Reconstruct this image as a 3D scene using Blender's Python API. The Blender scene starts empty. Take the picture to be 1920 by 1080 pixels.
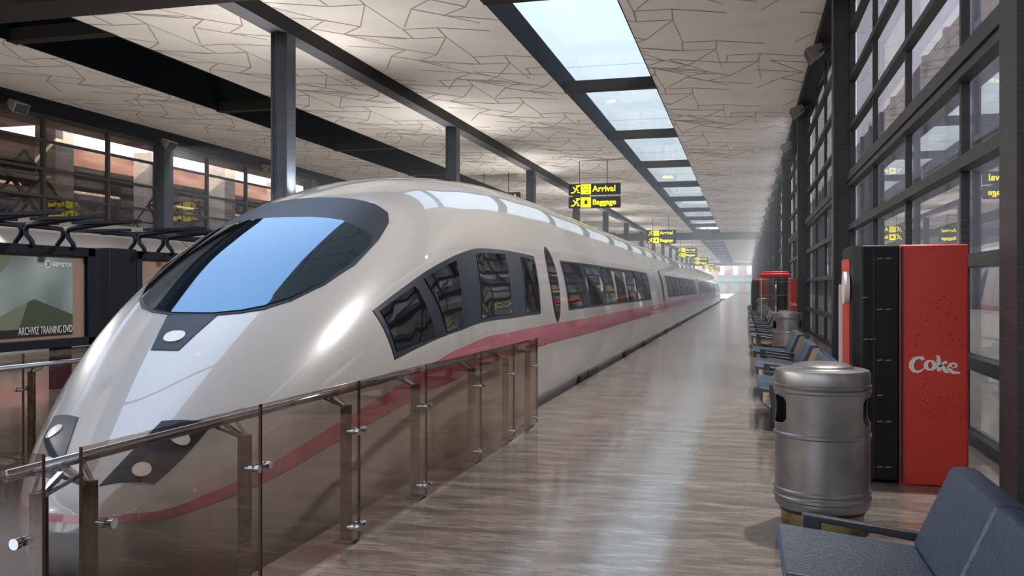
import bpy, bmesh, math, random
from math import pi, sin, cos, tan, atan, atan2, radians, sqrt
from mathutils import Vector, Matrix
from mathutils.geometry import delaunay_2d_cdt
random.seed(7)
S = bpy.context.scene
C = S.collection

# ------------------------------------------------------------------ materials
def hexc(r, g, b):
    f = lambda c: (c/255/12.92) if c/255 <= .04045 else ((c/255+.055)/1.055)**2.4
    return (f(r), f(g), f(b), 1)
def mat(name, col, rough=.5, metal=0., **kw):
    m = bpy.data.materials.new(name); m.use_nodes = True
    b = m.node_tree.nodes['Principled BSDF']
    b.inputs['Base Color'].default_value = hexc(*col)
    b.inputs['Roughness'].default_value = rough
    b.inputs['Metallic'].default_value = metal
    for k, v in kw.items(): b.inputs[k.replace('_', ' ')].default_value = v
    return m
def nd(m, t, **kw):
    n = m.node_tree.nodes.new(t)
    for k, v in kw.items(): setattr(n, k, v)
    return n
def lk(m, a, b): m.node_tree.links.new(a, b)
def noise_col(m, c1, c2, scale=(1, 1, 1), ns=5., detail=5, bump=0., lo=.35, hi=.65, rvar=None):
    b = m.node_tree.nodes['Principled BSDF']
    tc = nd(m, 'ShaderNodeTexCoord'); mp = nd(m, 'ShaderNodeMapping'); mp.inputs['Scale'].default_value = scale
    no = nd(m, 'ShaderNodeTexNoise'); no.inputs['Scale'].default_value = ns; no.inputs['Detail'].default_value = detail
    cr = nd(m, 'ShaderNodeValToRGB'); cr.color_ramp.elements[0].position = lo; cr.color_ramp.elements[1].position = hi
    cr.color_ramp.elements[0].color = hexc(*c1); cr.color_ramp.elements[1].color = hexc(*c2)
    lk(m, tc.outputs['Object'], mp.inputs['Vector']); lk(m, mp.outputs[0], no.inputs['Vector'])
    lk(m, no.outputs['Fac'], cr.inputs[0]); lk(m, cr.outputs[0], b.inputs['Base Color'])
    if bump:
        bp = nd(m, 'ShaderNodeBump'); bp.inputs['Strength'].default_value = bump; bp.inputs['Distance'].default_value = .01
        lk(m, no.outputs['Fac'], bp.inputs['Height']); lk(m, bp.outputs[0], b.inputs['Normal'])
    if rvar:
        mr = nd(m, 'ShaderNodeMapRange'); mr.inputs['To Min'].default_value = rvar[0]; mr.inputs['To Max'].default_value = rvar[1]
        lk(m, no.outputs['Fac'], mr.inputs['Value']); lk(m, mr.outputs[0], b.inputs['Roughness'])
    return m
def glassmat(name, tint, ior=1.5, rough=.0, gloss=(1, 1, 1), power=4.):
    m = bpy.data.materials.new(name); m.use_nodes = True
    nt = m.node_tree; nt.nodes.remove(nt.nodes['Principled BSDF'])
    out = nt.nodes['Material Output']
    tr = nd(m, 'ShaderNodeBsdfTransparent'); tr.inputs[0].default_value = (*tint, 1)
    gl = nd(m, 'ShaderNodeBsdfGlossy'); gl.inputs['Roughness'].default_value = rough; gl.inputs[0].default_value = (*gloss, 1)
    # Schlick reflectance that works the same on both faces of a thin pane
    ge = nd(m, 'ShaderNodeNewGeometry'); dt = nd(m, 'ShaderNodeVectorMath', operation='DOT_PRODUCT')
    lk(m, ge.outputs['Normal'], dt.inputs[0]); lk(m, ge.outputs['Incoming'], dt.inputs[1])
    ab = nd(m, 'ShaderNodeMath', operation='ABSOLUTE'); lk(m, dt.outputs['Value'], ab.inputs[0])
    om = nd(m, 'ShaderNodeMath', operation='SUBTRACT', use_clamp=True); om.inputs[0].default_value = 1; lk(m, ab.outputs[0], om.inputs[1])
    pw = nd(m, 'ShaderNodeMath', operation='POWER'); lk(m, om.outputs[0], pw.inputs[0]); pw.inputs[1].default_value = power
    f0 = ((ior-1)/(ior+1))**2
    fr = nd(m, 'ShaderNodeMath', operation='MULTIPLY_ADD'); lk(m, pw.outputs[0], fr.inputs[0]); fr.inputs[1].default_value = (1-f0)*.8; fr.inputs[2].default_value = f0
    mx = nd(m, 'ShaderNodeMixShader')
    lk(m, fr.outputs[0], mx.inputs[0]); lk(m, tr.outputs[0], mx.inputs[1]); lk(m, gl.outputs[0], mx.inputs[2])
    lk(m, mx.outputs[0], out.inputs[0]); return m
def emis(name, col, strength):
    m = mat(name, col, .5); b = m.node_tree.nodes['Principled BSDF']
    b.inputs['Emission Color'].default_value = hexc(*col); b.inputs['Emission Strength'].default_value = strength
    return m

M = {}
M['train_white'] = mat('train_white', (156, 152, 149), .3, Coat_Weight=1., Coat_Roughness=.02, Coat_IOR=1.6)
M['train_pink'] = mat('train_pink', (156, 84, 99), .3, Coat_Weight=1., Coat_Roughness=.03, Coat_IOR=1.6)
M['train_navy'] = mat('train_navy', (20, 27, 40), .5)
M['train_glass'] = mat('train_glass', (9, 9, 10), .03, Specular_IOR_Level=1.0)
M['wind_glass'] = mat('windscreen_glass', (8, 10, 14), .03, Specular_IOR_Level=.5, Specular_Tint=(.36, .66, 1, 1), IOR=2.6)
M['lamp_lens'] = mat('lamp_lens', (196, 192, 186), .15)
M['black'] = mat('black', (10, 10, 11), .5)
M['seal'] = mat('seal_grey', (120, 116, 112), .6)
M['steel_dark'] = noise_col(mat('dark_steel', (60, 59, 59), .5, .2), (48, 47, 47), (62, 61, 61), (1, 1, 9), 6, 4, .15)
M['navy_dark'] = mat('navy_dark', (5, 10, 21), .6, Specular_IOR_Level=.2)
M['column_blue'] = noise_col(mat('column_steel', (66, 72, 82), .5, .2), (56, 61, 70), (70, 76, 86), (1, 1, 9), 6, 4, .15)
M['wall_glass_r'] = glassmat('reflective_wall_glass', (.70, .68, .68), 3.4, .0, (.97, .95, .93))
M['beam_black'] = mat('beam_black', (16, 16, 18), .6, Specular_IOR_Level=.2)
M['beam_under'] = mat('beam_under', (74, 74, 80), .5)
M['bar_brown'] = mat('bar_brown', (44, 39, 33), .7, Specular_IOR_Level=.15)
M['recess'] = mat('recess_navy', (6, 10, 18), .7, Specular_IOR_Level=.1)
M['ceiling'] = noise_col(mat('ceiling_plaster', (228, 220, 211), .8), (224, 216, 207), (234, 228, 221), (.5, .5, 1), 1.3, 4, 0, .3, .7)
M['groove'] = mat('ceiling_groove', (172, 160, 148), .9)
M['chrome'] = mat('chrome', (205, 208, 212), .08, 1.)
M['bronze'] = noise_col(mat('bronze_post', (80, 68, 56), .35, .8), (70, 60, 50), (98, 84, 68), (1, 1, 1), 30, 4, .1)
M['fence_glass'] = glassmat('smoked_fence_glass', (.78, .715, .67), 1.6, .03, (1, .89, .79), 3.)
M['glass_edge'] = mat('glass_edge', (62, 42, 36), .2)
M['wall_glass'] = glassmat('tinted_wall_glass', (.80, .76, .73), 1.7, .0, (.95, .95, .95))
M['sky_glass'] = glassmat('skylight_glass', (.64, .675, .665), 1.12, .02)
M['clear_glass'] = glassmat('case_glass', (.93, .95, .94), 1.5, .02)
M['bin'] = noise_col(mat('bin_steel', (134, 129, 125), .36, .8), (122, 118, 115), (144, 139, 135), (1, 1, 1), 4, 5, .03)
M['bin_base'] = noise_col(mat('bin_base', (140, 120, 74), .4, .6), (120, 100, 60), (165, 145, 95), (1, 1, 1), 12, 4, .1)
M['leather'] = noise_col(mat('seat_leather', (42, 56, 72), .42), (36, 49, 64), (50, 64, 80), (1, 1, 1), 60, 4, .5)
M['wood'] = noise_col(mat('seat_wood', (178, 150, 122), .5), (160, 132, 105), (192, 166, 138), (1, 8, 8), 6, 5, .05)
M['arm_metal'] = mat('arm_metal', (58, 58, 60), .45, .5)
M['red'] = mat('vending_red', (190, 50, 34), .4)
M['red_dark'] = mat('vending_red_shade', (176, 44, 30), .4)
M['vblack'] = mat('vending_black', (8, 8, 9), .5, Specular_IOR_Level=.25)
M['white'] = mat('white_print', (214, 206, 198), .5)
M['red_cap'] = mat('red_cap', (205, 14, 18), .4)
M['sign_board'] = mat('sign_board', (11, 8, 15), .5, Specular_IOR_Level=.2)
M['sign_yellow'] = emis('sign_yellow', (232, 222, 10), .75)
M['flood'] = mat('floodlight_housing', (142, 136, 128), .55)
M['concrete'] = noise_col(mat('concrete', (200, 186, 168), .8), (190, 174, 156), (210, 198, 182), (1, 1, 1), 2, 5)
M['brown_panel'] = noise_col(mat('brown_panel', (128, 92, 72), .6), (104, 72, 56), (140, 104, 82), (.2, .2, 2), 3, 5)
M['red_beam'] = noise_col(mat('red_beam', (150, 92, 80), .6), (124, 84, 70), (164, 128, 110), (.2, .2, 1), 2, 4)
M['pipe'] = noise_col(mat('pipe_grey', (130, 118, 108), .8), (104, 92, 84), (150, 138, 128), (1, 1, 1), 5, 6, .3)
M['ext_ground'] = noise_col(mat('outdoor_paving', (230, 214, 180), .8), (224, 206, 170), (238, 226, 198), (1, 1, 1), .6, 5)
M['ext_wall'] = noise_col(mat('outdoor_wall', (140, 136, 140), .7), (120, 116, 120), (150, 146, 150), (1, 1, .4), .25, 3)
M['brick_far'] = noise_col(mat('pale_brick', (150, 122, 112), .9), (140, 112, 102), (160, 134, 124), (1, 1, 1), 1, 5)
M['green_far'] = mat('pale_green', (120, 150, 136), .8)
M['far_trim'] = mat('far_trim', (165, 160, 156), .8)
M['ballast'] = noise_col(mat('ballast', (70, 66, 64), .9), (50, 48, 48), (95, 90, 86), (1, 1, 1), 14, 6, .6)
M['rail'] = mat('rail_steel', (120, 112, 106), .35, .9)
M['edge_dark'] = mat('platform_side', (58, 58, 62), .7)
M['poster_frame'] = mat('poster_frame', (120, 98, 84), .5)
M['art_dark'] = mat('art_dark_green', (34, 36, 26), .4)
M['art_slab'] = mat('art_slab', (22, 20, 18), .4)
M['art_mid'] = mat('art_mid_green', (52, 60, 44), .4)
M['art_olive'] = mat('art_olive', (92, 98, 78), .4)
M['art_glow'] = mat('art_glow', (150, 132, 96), .4)

def art_bg():
    m = mat('art_background', (90, 110, 110), .4); b = m.node_tree.nodes['Principled BSDF']
    tc = nd(m, 'ShaderNodeTexCoord'); no = nd(m, 'ShaderNodeTexNoise'); no.inputs['Scale'].default_value = .9; no.inputs['Detail'].default_value = 1
    cr = nd(m, 'ShaderNodeValToRGB'); e = cr.color_ramp.elements
    e[0].position = .3; e[0].color = hexc(30, 56, 54); e[1].position = .75; e[1].color = hexc(140, 150, 146)
    lk(m, tc.outputs['Object'], no.inputs['Vector']); lk(m, no.outputs['Fac'], cr.inputs[0]); lk(m, cr.outputs[0], b.inputs['Base Color'])
    return m
M['art_bg'] = art_bg()

def travertine():
    m = mat('travertine_floor', (150, 138, 128), .2)
    b = m.node_tree.nodes['Principled BSDF']
    b.inputs['Specular IOR Level'].default_value = .5; b.inputs['IOR'].default_value = 2.4
    tc = nd(m, 'ShaderNodeTexCoord')
    def ns(scale, s, det, w=0):
        mp = nd(m, 'ShaderNodeMapping'); mp.inputs['Scale'].default_value = scale
        n = nd(m, 'ShaderNodeTexNoise'); n.inputs['Scale'].default_value = s; n.inputs['Detail'].default_value = det; n.inputs['Distortion'].default_value = w
        lk(m, tc.outputs['Object'], mp.inputs[0]); lk(m, mp.outputs[0], n.inputs[0]); return n
    n1 = ns((.7, 3.6, 1), 2.2, 10, .6); n2 = ns((1.3, 9, 1), 4, 12, .5); n3 = ns((5, 16, 1), 5, 3)
    c1 = nd(m, 'ShaderNodeValToRGB'); e = c1.color_ramp.elements
    e[0].position = .3; e[0].color = hexc(88, 79, 73); e[1].position = .7; e[1].color = hexc(142, 131, 122)
    lk(m, n1.outputs['Fac'], c1.inputs[0])
    c2 = nd(m, 'ShaderNodeValToRGB'); e = c2.color_ramp.elements
    e[0].position = .36; e[0].color = (.42, .40, .38, 1); e[1].position = .58; e[1].color = (1, 1, 1, 1)
    lk(m, n2.outputs['Fac'], c2.inputs[0])
    mx = nd(m, 'ShaderNodeMix', data_type='RGBA', blend_type='MULTIPLY'); mx.inputs[0].default_value = .8
    lk(m, c1.outputs[0], mx.inputs[6]); lk(m, c2.outputs[0], mx.inputs[7])
    c3 = nd(m, 'ShaderNodeValToRGB'); e = c3.color_ramp.elements      # pits
    e[0].position = .30; e[0].color = (.3, .28, .27, 1); e[1].position = .35; e[1].color = (1, 1, 1, 1)
    lk(m, n3.outputs['Fac'], c3.inputs[0])
    mx2 = nd(m, 'ShaderNodeMix', data_type='RGBA', blend_type='MULTIPLY'); mx2.inputs[0].default_value = .8
    lk(m, mx.outputs[2], mx2.inputs[6]); lk(m, c3.outputs[0], mx2.inputs[7])
    br = nd(m, 'ShaderNodeTexBrick'); br.offset = .5
    br.inputs['Color1'].default_value = (1, 1, 1, 1); br.inputs['Color2'].default_value = (.93, .93, .93, 1); br.inputs['Mortar'].default_value = (.6, .58, .56, 1)
    br.inputs['Scale'].default_value = 1; br.inputs['Mortar Size'].default_value = .004; br.inputs['Brick Width'].default_value = 2.4; br.inputs['Row Height'].default_value = 1.2
    lk(m, tc.outputs['Object'], br.inputs[0])
    mx3 = nd(m, 'ShaderNodeMix', data_type='RGBA', blend_type='MULTIPLY'); mx3.inputs[0].default_value = .6
    lk(m, mx2.outputs[2], mx3.inputs[6]); lk(m, br.outputs[0], mx3.inputs[7])
    lk(m, mx3.outputs[2], b.inputs['Base Color'])
    mr = nd(m, 'ShaderNodeMapRange'); mr.inputs['From Min'].default_value = .3; mr.inputs['From Max'].default_value = .7
    mr.inputs['To Min'].default_value = .17; mr.inputs['To Max'].default_value = .09
    lk(m, n2.outputs['Fac'], mr.inputs[0]); lk(m, mr.outputs[0], b.inputs['Roughness'])
    bp = nd(m, 'ShaderNodeBump'); bp.inputs['Strength'].default_value = .10; bp.inputs['Distance'].default_value = .003
    lk(m, n2.outputs['Fac'], bp.inputs['Height']); lk(m, bp.outputs[0], b.inputs['Normal'])
    return m
M['floor'] = travertine()

# ------------------------------------------------------------------ object helpers
def link_mesh(name, me, ms, parent=None):
    if not isinstance(ms, (list, tuple)): ms = [ms]
    for m in ms: me.materials.append(M[m] if isinstance(m, str) else m)
    o = bpy.data.objects.new(name, me); C.objects.link(o)
    if parent: o.parent = parent
    return o
def build(name, bm, ms, parent=None, smooth=False, ang=None):
    bmesh.ops.recalc_face_normals(bm, faces=bm.faces)
    me = bpy.data.meshes.new(name); bm.to_mesh(me); bm.free()
    if smooth:
        for p in me.polygons: p.use_smooth = True
        if ang: me.set_sharp_from_angle(angle=radians(ang))
    return link_mesh(name, me, ms, parent)
def BM(): return bmesh.new()
def box(bm, x0, x1, y0, y1, z0, z1, mi=0):
    v = [bm.verts.new((x, y, z)) for x in (x0, x1) for y in (y0, y1) for z in (z0, z1)]
    for f in ((0, 1, 3, 2), (4, 6, 7, 5), (0, 4, 5, 1), (2, 3, 7, 6), (0, 2, 6, 4), (1, 5, 7, 3)):
        bm.faces.new([v[i] for i in f]).material_index = mi
    return v
def bar(bm, a, b, w, h, mi=0):
    """square bar from point a to point b"""
    a = Vector(a); b = Vector(b); d = (b-a).normalized()
    up = Vector((0, 0, 1)) if abs(d.z) < .95 else Vector((0, 1, 0))
    s = d.cross(up).normalized()*(w/2); u = s.cross(d).normalized()*(h/2)
    v = [bm.verts.new(p+i*s+j*u) for p in (a, b) for i in (-1, 1) for j in (-1, 1)]
    for f in ((0, 1, 3, 2), (4, 6, 7, 5), (0, 4, 5, 1), (2, 3, 7, 6), (0, 2, 6, 4), (1, 5, 7, 3)):
        bm.faces.new([v[i] for i in f]).material_index = mi
def tube(bm, pts, r, n=12, mi=0):
    pts = [Vector(p) for p in pts]; rings = []
    rr = r if isinstance(r, (list, tuple)) else [r]*len(pts)
    ref = None
    for i, p in enumerate(pts):
        d = (pts[min(i+1, len(pts)-1)]-pts[max(i-1, 0)]).normalized()
        if ref is None: ref = Vector((0, 0, 1)) if abs(d.z) < .9 else Vector((1, 0, 0))
        s = d.cross(ref).normalized(); u = s.cross(d).normalized(); ref = u
        rings.append([bm.verts.new(p+rr[i]*(cos(t)*s+sin(t)*u)) for t in [2*pi*k/n for k in range(n)]])
    for a, b in zip(rings, rings[1:]):
        for k in range(n):
            bm.faces.new((a[k], a[(k+1) % n], b[(k+1) % n], b[k])).material_index = mi
    bm.faces.new(rings[0]).material_index = mi; bm.faces.new(rings[-1][::-1]).material_index = mi
def lathe(bm, prof, cx=0, cy=0, n=48, mi=0, skip=None):
    rings = []
    for r, z in prof:
        rings.append([bm.verts.new((cx+r*cos(2*pi*k/n), cy+r*sin(2*pi*k/n), z)) for k in range(n)] if r > 1e-5 else [bm.verts.new((cx, cy, z))])
    for i, (a, b) in enumerate(zip(rings, rings[1:])):
        for k in range(n):
            if skip and skip(2*pi*(k+.5)/n, (prof[i][1]+prof[i+1][1])/2): continue
            k2 = (k+1) % n
            f = [a[k], a[k2], b[k2], b[k]] if len(a) > 1 and len(b) > 1 else ([a[0], b[k2], b[k]] if len(a) == 1 else [a[k], a[k2], b[0]])
            bm.faces.new(f).material_index = mi
def prism(bm, poly, axis, a, b, mi=0):
    """extrude a 2D polygon: axis 'x' poly=(y,z), 'y' poly=(x,z), 'z' poly=(x,y)"""
    P = {'x': lambda p, t: (t, p[0], p[1]), 'y': lambda p, t: (p[0], t, p[1]), 'z': lambda p, t: (p[0], p[1], t)}[axis]
    A = [bm.verts.new(P(p, a)) for p in poly]; B = [bm.verts.new(P(p, b)) for p in poly]
    bm.faces.new(A).material_index = mi; bm.faces.new(B[::-1]).material_index = mi
    for i in range(len(poly)):
        j = (i+1) % len(poly); bm.faces.new((A[i], A[j], B[j], B[i])).material_index = mi
def bevel(o, w, seg=2):
    md = o.modifiers.new('bevel', 'BEVEL'); md.width = w; md.segments = seg; md.limit_method = 'ANGLE'; md.angle_limit = radians(35)
    for p in o.data.polygons: p.use_smooth = True
    o.data.set_sharp_from_angle(angle=radians(35))
    return o
def tag(o, label, cat, group=None, kind=None):
    o['label'] = label; o['category'] = cat
    if group: o['group'] = group
    if kind: o['kind'] = kind
    return o
def struct(o, label=None, cat=None):
    o['kind'] = 'structure'
    if label: o['label'] = label; o['category'] = cat
    return o
def thing(name, label, cat, loc=(0, 0, 0), rz=0, group=None, kind=None):
    o = bpy.data.objects.new(name, None); C.objects.link(o); o.location = loc; o.rotation_euler = (0, 0, rz)
    o.empty_display_size = .2
    return tag(o, label, cat, group, kind)
def copy_tree(o, parent=None):
    c = o.copy(); C.objects.link(c)
    if parent: c.parent = parent
    for ch in list(o.children): copy_tree(ch, c)
    return c
def dup(o, loc, label, group=None, rz=None):
    c = copy_tree(o); c.location = loc
    if rz is not None: c.rotation_euler = (0, 0, rz)
    c['label'] = label
    if group: c['group'] = group
    return c
def text(name, s, size, ms, parent, loc, rot, ext=.004, offset=0., align='LEFT', sx=1., bold=0.):
    cu = bpy.data.curves.new(name, 'FONT'); cu.body = s; cu.size = size; cu.extrude = ext; cu.offset = offset; cu.align_x = align
    t = bpy.data.objects.new(name, cu); C.objects.link(t); bpy.context.view_layer.update()
    me = bpy.data.meshes.new_from_object(t.evaluated_get(bpy.context.evaluated_depsgraph_get()))
    bpy.data.objects.remove(t)
    me.materials.clear(); me.transform(Matrix.Diagonal((sx, 1, 1, 1)))
    if bold:
        bb_ = bmesh.new()
        for dx_, dz_ in ((0, 0), (bold, 0), (0, bold), (bold, bold)):
            m2 = me.copy(); m2.transform(Matrix.Translation((dx_, dz_, 0))); bb_.from_mesh(m2); bpy.data.meshes.remove(m2)
        bb_.to_mesh(me); bb_.free()
    o = link_mesh(name, me, ms, parent); o.location = loc; o.rotation_euler = rot
    return o
ORD = ['nearest', 'second', 'third', 'fourth', 'fifth', 'sixth', 'seventh', 'eighth', 'ninth', 'tenth', 'eleventh', 'twelfth', 'thirteenth', 'fourteenth', 'fifteenth', 'sixteenth', 'seventeenth', 'eighteenth']
def nth(i): return ORD[i] if i < len(ORD) else str(i+1)+'th'

# ------------------------------------------------------------------ camera
TH = atan(436/(960/tan(radians(30))))
cam = bpy.data.cameras.new('camera'); co = bpy.data.objects.new('camera', cam); C.objects.link(co)
co.location = (0, 0, 1.5); co.rotation_euler = (radians(90), 0, TH)
cam.sensor_width = 36; cam.angle = radians(60); cam.clip_end = 900; cam.clip_start = .05
S.camera = co

# ------------------------------------------------------------------ world and sun
w = bpy.data.worlds.new('sky'); S.world = w; w.use_nodes = True
nt = w.node_tree; bg = nt.nodes['Background']
tc = nt.nodes.new('ShaderNodeTexCoord'); sp = nt.nodes.new('ShaderNodeSeparateXYZ'); nt.links.new(tc.outputs['Generated'], sp.inputs[0])
r1 = nt.nodes.new('ShaderNodeValToRGB'); e = r1.color_ramp.elements
e[0].position = 0.; e[0].color = (.84, .85, .90, 1); e[1].position = .55; e[1].color = (.56, .69, .95, 1)
nt.links.new(sp.outputs['Z'], r1.inputs[0])
mr = nt.nodes.new('ShaderNodeMapRange'); mr.interpolation_type = 'SMOOTHSTEP'   # the sky is brighter on the sun's side (south)
mr.inputs['From Min'].default_value = -.05; mr.inputs['From Max'].default_value = -.8; mr.inputs['To Min'].default_value = 2.8; mr.inputs['To Max'].default_value = 3.6
nt.links.new(sp.outputs['Y'], mr.inputs[0]); nt.links.new(r1.outputs[0], bg.inputs[0]); nt.links.new(mr.outputs[0], bg.inputs[1])
sd = bpy.data.lights.new('sun', 'SUN'); sd.energy = 7; sd.angle = radians(1.); sd.color = (1, .93, .82)
so = bpy.data.objects.new('sun', sd); C.objects.link(so)
so.rotation_euler = Vector((-.75, .28, -.60)).to_track_quat('-Z', 'Y').to_euler(); so.location = (40, -60, 60)

# ------------------------------------------------------------------ building shell
HC = 7.82                     # ceiling height
Y0, Y1 = -14., 226.           # hall ends
XG = 2.12                     # plane of the right glass wall
XL = -22.9                    # plane of the left glass wall
COLY = [6.55+12.55*k for k in range(-1, 18)]

b = BM(); box(b, -2.5, XG+.1, Y0, 246, -.18, 0); box(b, -23.2, -2.5, Y0, 2.75, -.18, 0)
struct(build('floor', b, 'floor'))
b = BM(); box(b, -2.75, -2.56, 2.75, Y1, -1.1, -.18); box(b, -2.5, XG+.1, 2.75, Y1, -1.1, -.2); box(b, -23.2, -2.56, 2.55, 2.75, -1.1, -.2)
box(b, -23.2, XG+2, Y0, Y1, -1.3, -1.1, 1); box(b, -15.45, -5.75, 2.9, Y1, -1.1, -.2); box(b, -23.2, -18.6, 2.9, Y1, -1.1, -.2)
struct(build('floor', b, ['edge_dark', 'ballast']))
b = BM(); box(b, -15.45, -5.7, 2.75, Y1, -.2, 0); box(b, -23.2, -18.55, 2.75, Y1, -.2, 0)
struct(build('floor', b, 'floor'))
for xc, nm in ((-4.05, 'beside the main platform'), (-17.0, 'beyond the island platform')):
    r = thing('railway_track', 'steel railway track on dark ballast '+nm, 'railway track', (xc, 2.9, -1.1))
    for s in (-.75, .75):
        b = BM(); box(b, s-.035, s+.035, 0, Y1-3, .12, .16); box(b, s-.01, s+.01, 0, Y1-3, .03, .12); box(b, s-.06, s+.06, 0, Y1-3, .0, .03)
        build('rail', b, 'rail', r)

# ceiling slabs: four strips with two sky slots between them
CS = [(-22.75, -18.2), (-15.2, -10.76), (-10.3, -5.58), (-2.69, 1.74)]
b = BM()
YS = 14.6                     # south of the cross beam the slots are arranged differently
CSS = [(-22.75, -18.2), (-15.2, -10.76), (-5.58, 1.74)]
for x0, x1 in CS: box(b, x0, x1, YS, Y1, HC, HC+.12)
for x0, x1 in CSS: box(b, x0, x1, Y0, YS, HC, HC+.12)
# relief lines of the ceiling panels, repeated every 5.63 m by 8.17 m
SEG = [((-.85, -.09), (0, 0)), ((0, 0), (.05, -.83)), ((.05, -.83), (-.81, -.89)), ((-.81, -.89), (-.85, -.09)), ((0, 0), (-.79, 1.52)), ((-.79, 1.52), (-1.46, 2.0)),
       ((-.79, 1.52), (-1.4, .84)), ((-1.4, .84), (-2.75, .12)), ((-1.4, .84), (-2.03, 1.36)), ((-2.03, 1.36), (-2.71, 2.66)), ((-2.03, 1.36), (-1.46, 2.0)),
       ((-.85, -.09), (-2.39, -.86)), ((.05, -.83), (1.23, -.26)), ((-1.46, 2.0), (-.1, 2.8))]
THIN = [((0, 0), (.1, 1.97)), ((-1.46, 2.0), (-.85, 2.76)), ((-2.39, -.86), (-1.4, .84))]
MOT = [(-8.19, 18.29), (-7.27, 21.18), (-6.37, 24.07), (-5.27, 25.65)]
def clipseg(p, q, x0, x1):
    (ax, ay), (bx, by) = p, q
    if ax > bx: ax, ay, bx, by = bx, by, ax, ay
    if bx <= x0 or ax >= x1: return None
    if ax < x0: t = (x0-ax)/(bx-ax); ay += t*(by-ay); ax = x0
    if bx > x1: t = (x1-ax)/(bx-ax); by = ay+t*(by-ay); bx = x1
    return (ax, ay), (bx, by)
for i in range(-3, 4):
    for j in range(-4, 10):
        for mx_, my_ in MOT:
            ox, oy = mx_+5.63*i, my_+8.17*j
            for L, wd in ((SEG, .034), (THIN, .014)):
                for p, q in L:
                    for x0, x1 in (CS if oy > YS+1.5 else CSS if oy < YS-3.2 else []):
                        c = clipseg((ox+p[0], oy+p[1]), (ox+q[0], oy+q[1]), x0+.02, x1-.02)
                        if not c: continue
                        a_, b_ = c
                        if (a_[0]-b_[0])**2+(a_[1]-b_[1])**2 < .01: continue
                        bar(b, (a_[0], a_[1], HC-.004), (b_[0], b_[1], HC-.004), wd, .012, 1)
struct(build('ceiling', b, ['ceiling', 'groove']))
# roof above and recess walls
b = BM()
for x0, x1 in ((-23.2, -18.2), (-15.2, -5.58), (-2.69, XG+.3)): box(b, x0, x1, YS, Y1, HC+.13, HC+.75, 0)
for x0, x1 in ((-23.2, -18.2), (-15.2, -10.3), (-5.58, XG+.3)): box(b, x0, x1, Y0, YS, HC+.13, HC+.75, 0)
box(b, -5.59, -5.565, YS, Y1, HC-.005, HC+.75, 0); box(b, -2.705, -2.68, YS, Y1, HC-.005, HC+.75, 0)
box(b, -18.2, -15.2, 15.2, Y1, HC+1.2, HC+1.3, 0)
box(b, -18.21, -18.11, 15.2, Y1, HC+.002, HC+1.2, 0); box(b, -15.29, -15.19, 15.2, Y1, HC+.002, HC+1.2, 0)
struct(build('ceiling', b, 'recess'))
# cross bars of the sky slots (spaced 9.3 m) and glazing as windows
ybars = [27.9+9.3*k for k in range(-1, 22)]
n = 0
for k, yb in enumerate(ybars):
    b = BM(); box(b, -5.6, -2.67, yb, yb+.35, HC-.03, HC+.3)
    struct(build('trim_%d' % (n+1), b, 'bar_brown')); n += 1
    if yb > 10 and yb < 70:
        b = BM(); box(b, -18.22, -15.18, yb, yb+.35, HC-.03, HC+.3); struct(build('trim_%d' % (n+1), b, 'bar_brown')); n += 1
nw = 1
b = BM(); box(b, -5.6, -2.67, 15.1, ybars[0], HC+.72, HC+.735); struct(build('window_%d' % nw, b, 'sky_glass')); nw += 1
for k in range(3):
    b = BM(); box(b, -10.3, -5.57, Y0+9.55*k, Y0+9.55*(k+1)-.1, HC+.72, HC+.735); struct(build('window_%d' % nw, b, 'clear_glass')); nw += 1
    b = BM(); box(b, -10.32, -5.55, Y0+9.55*k-.1, Y0+9.55*k, HC+.6, HC+.8); struct(build('trim_%d' % (n+1), b, 'bar_brown')); n += 1
for k in range(len(ybars)-1):
    b = BM(); box(b, -5.6, -2.67, ybars[k]+.01, ybars[k+1], HC+.72, HC+.735)
    struct(build('window_%d' % nw, b, 'sky_glass')); nw += 1
b = BM(); box(b, -18.2, -15.2, Y0, 15.1, HC+.72, HC+.735); struct(build('window_%d' % nw, b, 'sky_glass')); nw += 1
# main beams
def beam(x0, x1, y0, y1, z0, z1, top='beam_black', under='beam_under'):
    global n
    b = BM(); box(b, x0, x1, y0, y1, z0, z1)
    for f in b.faces:
        f.normal_update(); f.material_index = 1 if f.calc_center_median().z < z0+.01 else 0
    n += 1; return struct(build('trim_%d' % n, b, [top, under]))
beam(-10.74, -10.3, Y0, Y1, HC-.36, HC+.13)
beam(XL-.2, XL+.3, Y0, Y1, HC-.46, HC+.13, 'navy_dark', 'navy_dark')
beam(1.75, XG+.14, Y0, Y1, HC-.18, HC+.13, 'beam_black', 'beam_black')
b = BM(); box(b, XL, 1.74, 14.2, 15.15, 7.0, HC+.1); n += 1; struct(build('trim_%d' % n, b, 'bar_brown'))
for yy in (15.1+88.1, Y1-.5):
    b = BM(); box(b, XL, 1.74, yy, yy+.5, 7.0, HC+.1); n += 1; struct(build('trim_%d' % n, b, 'steel_dark'))

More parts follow.
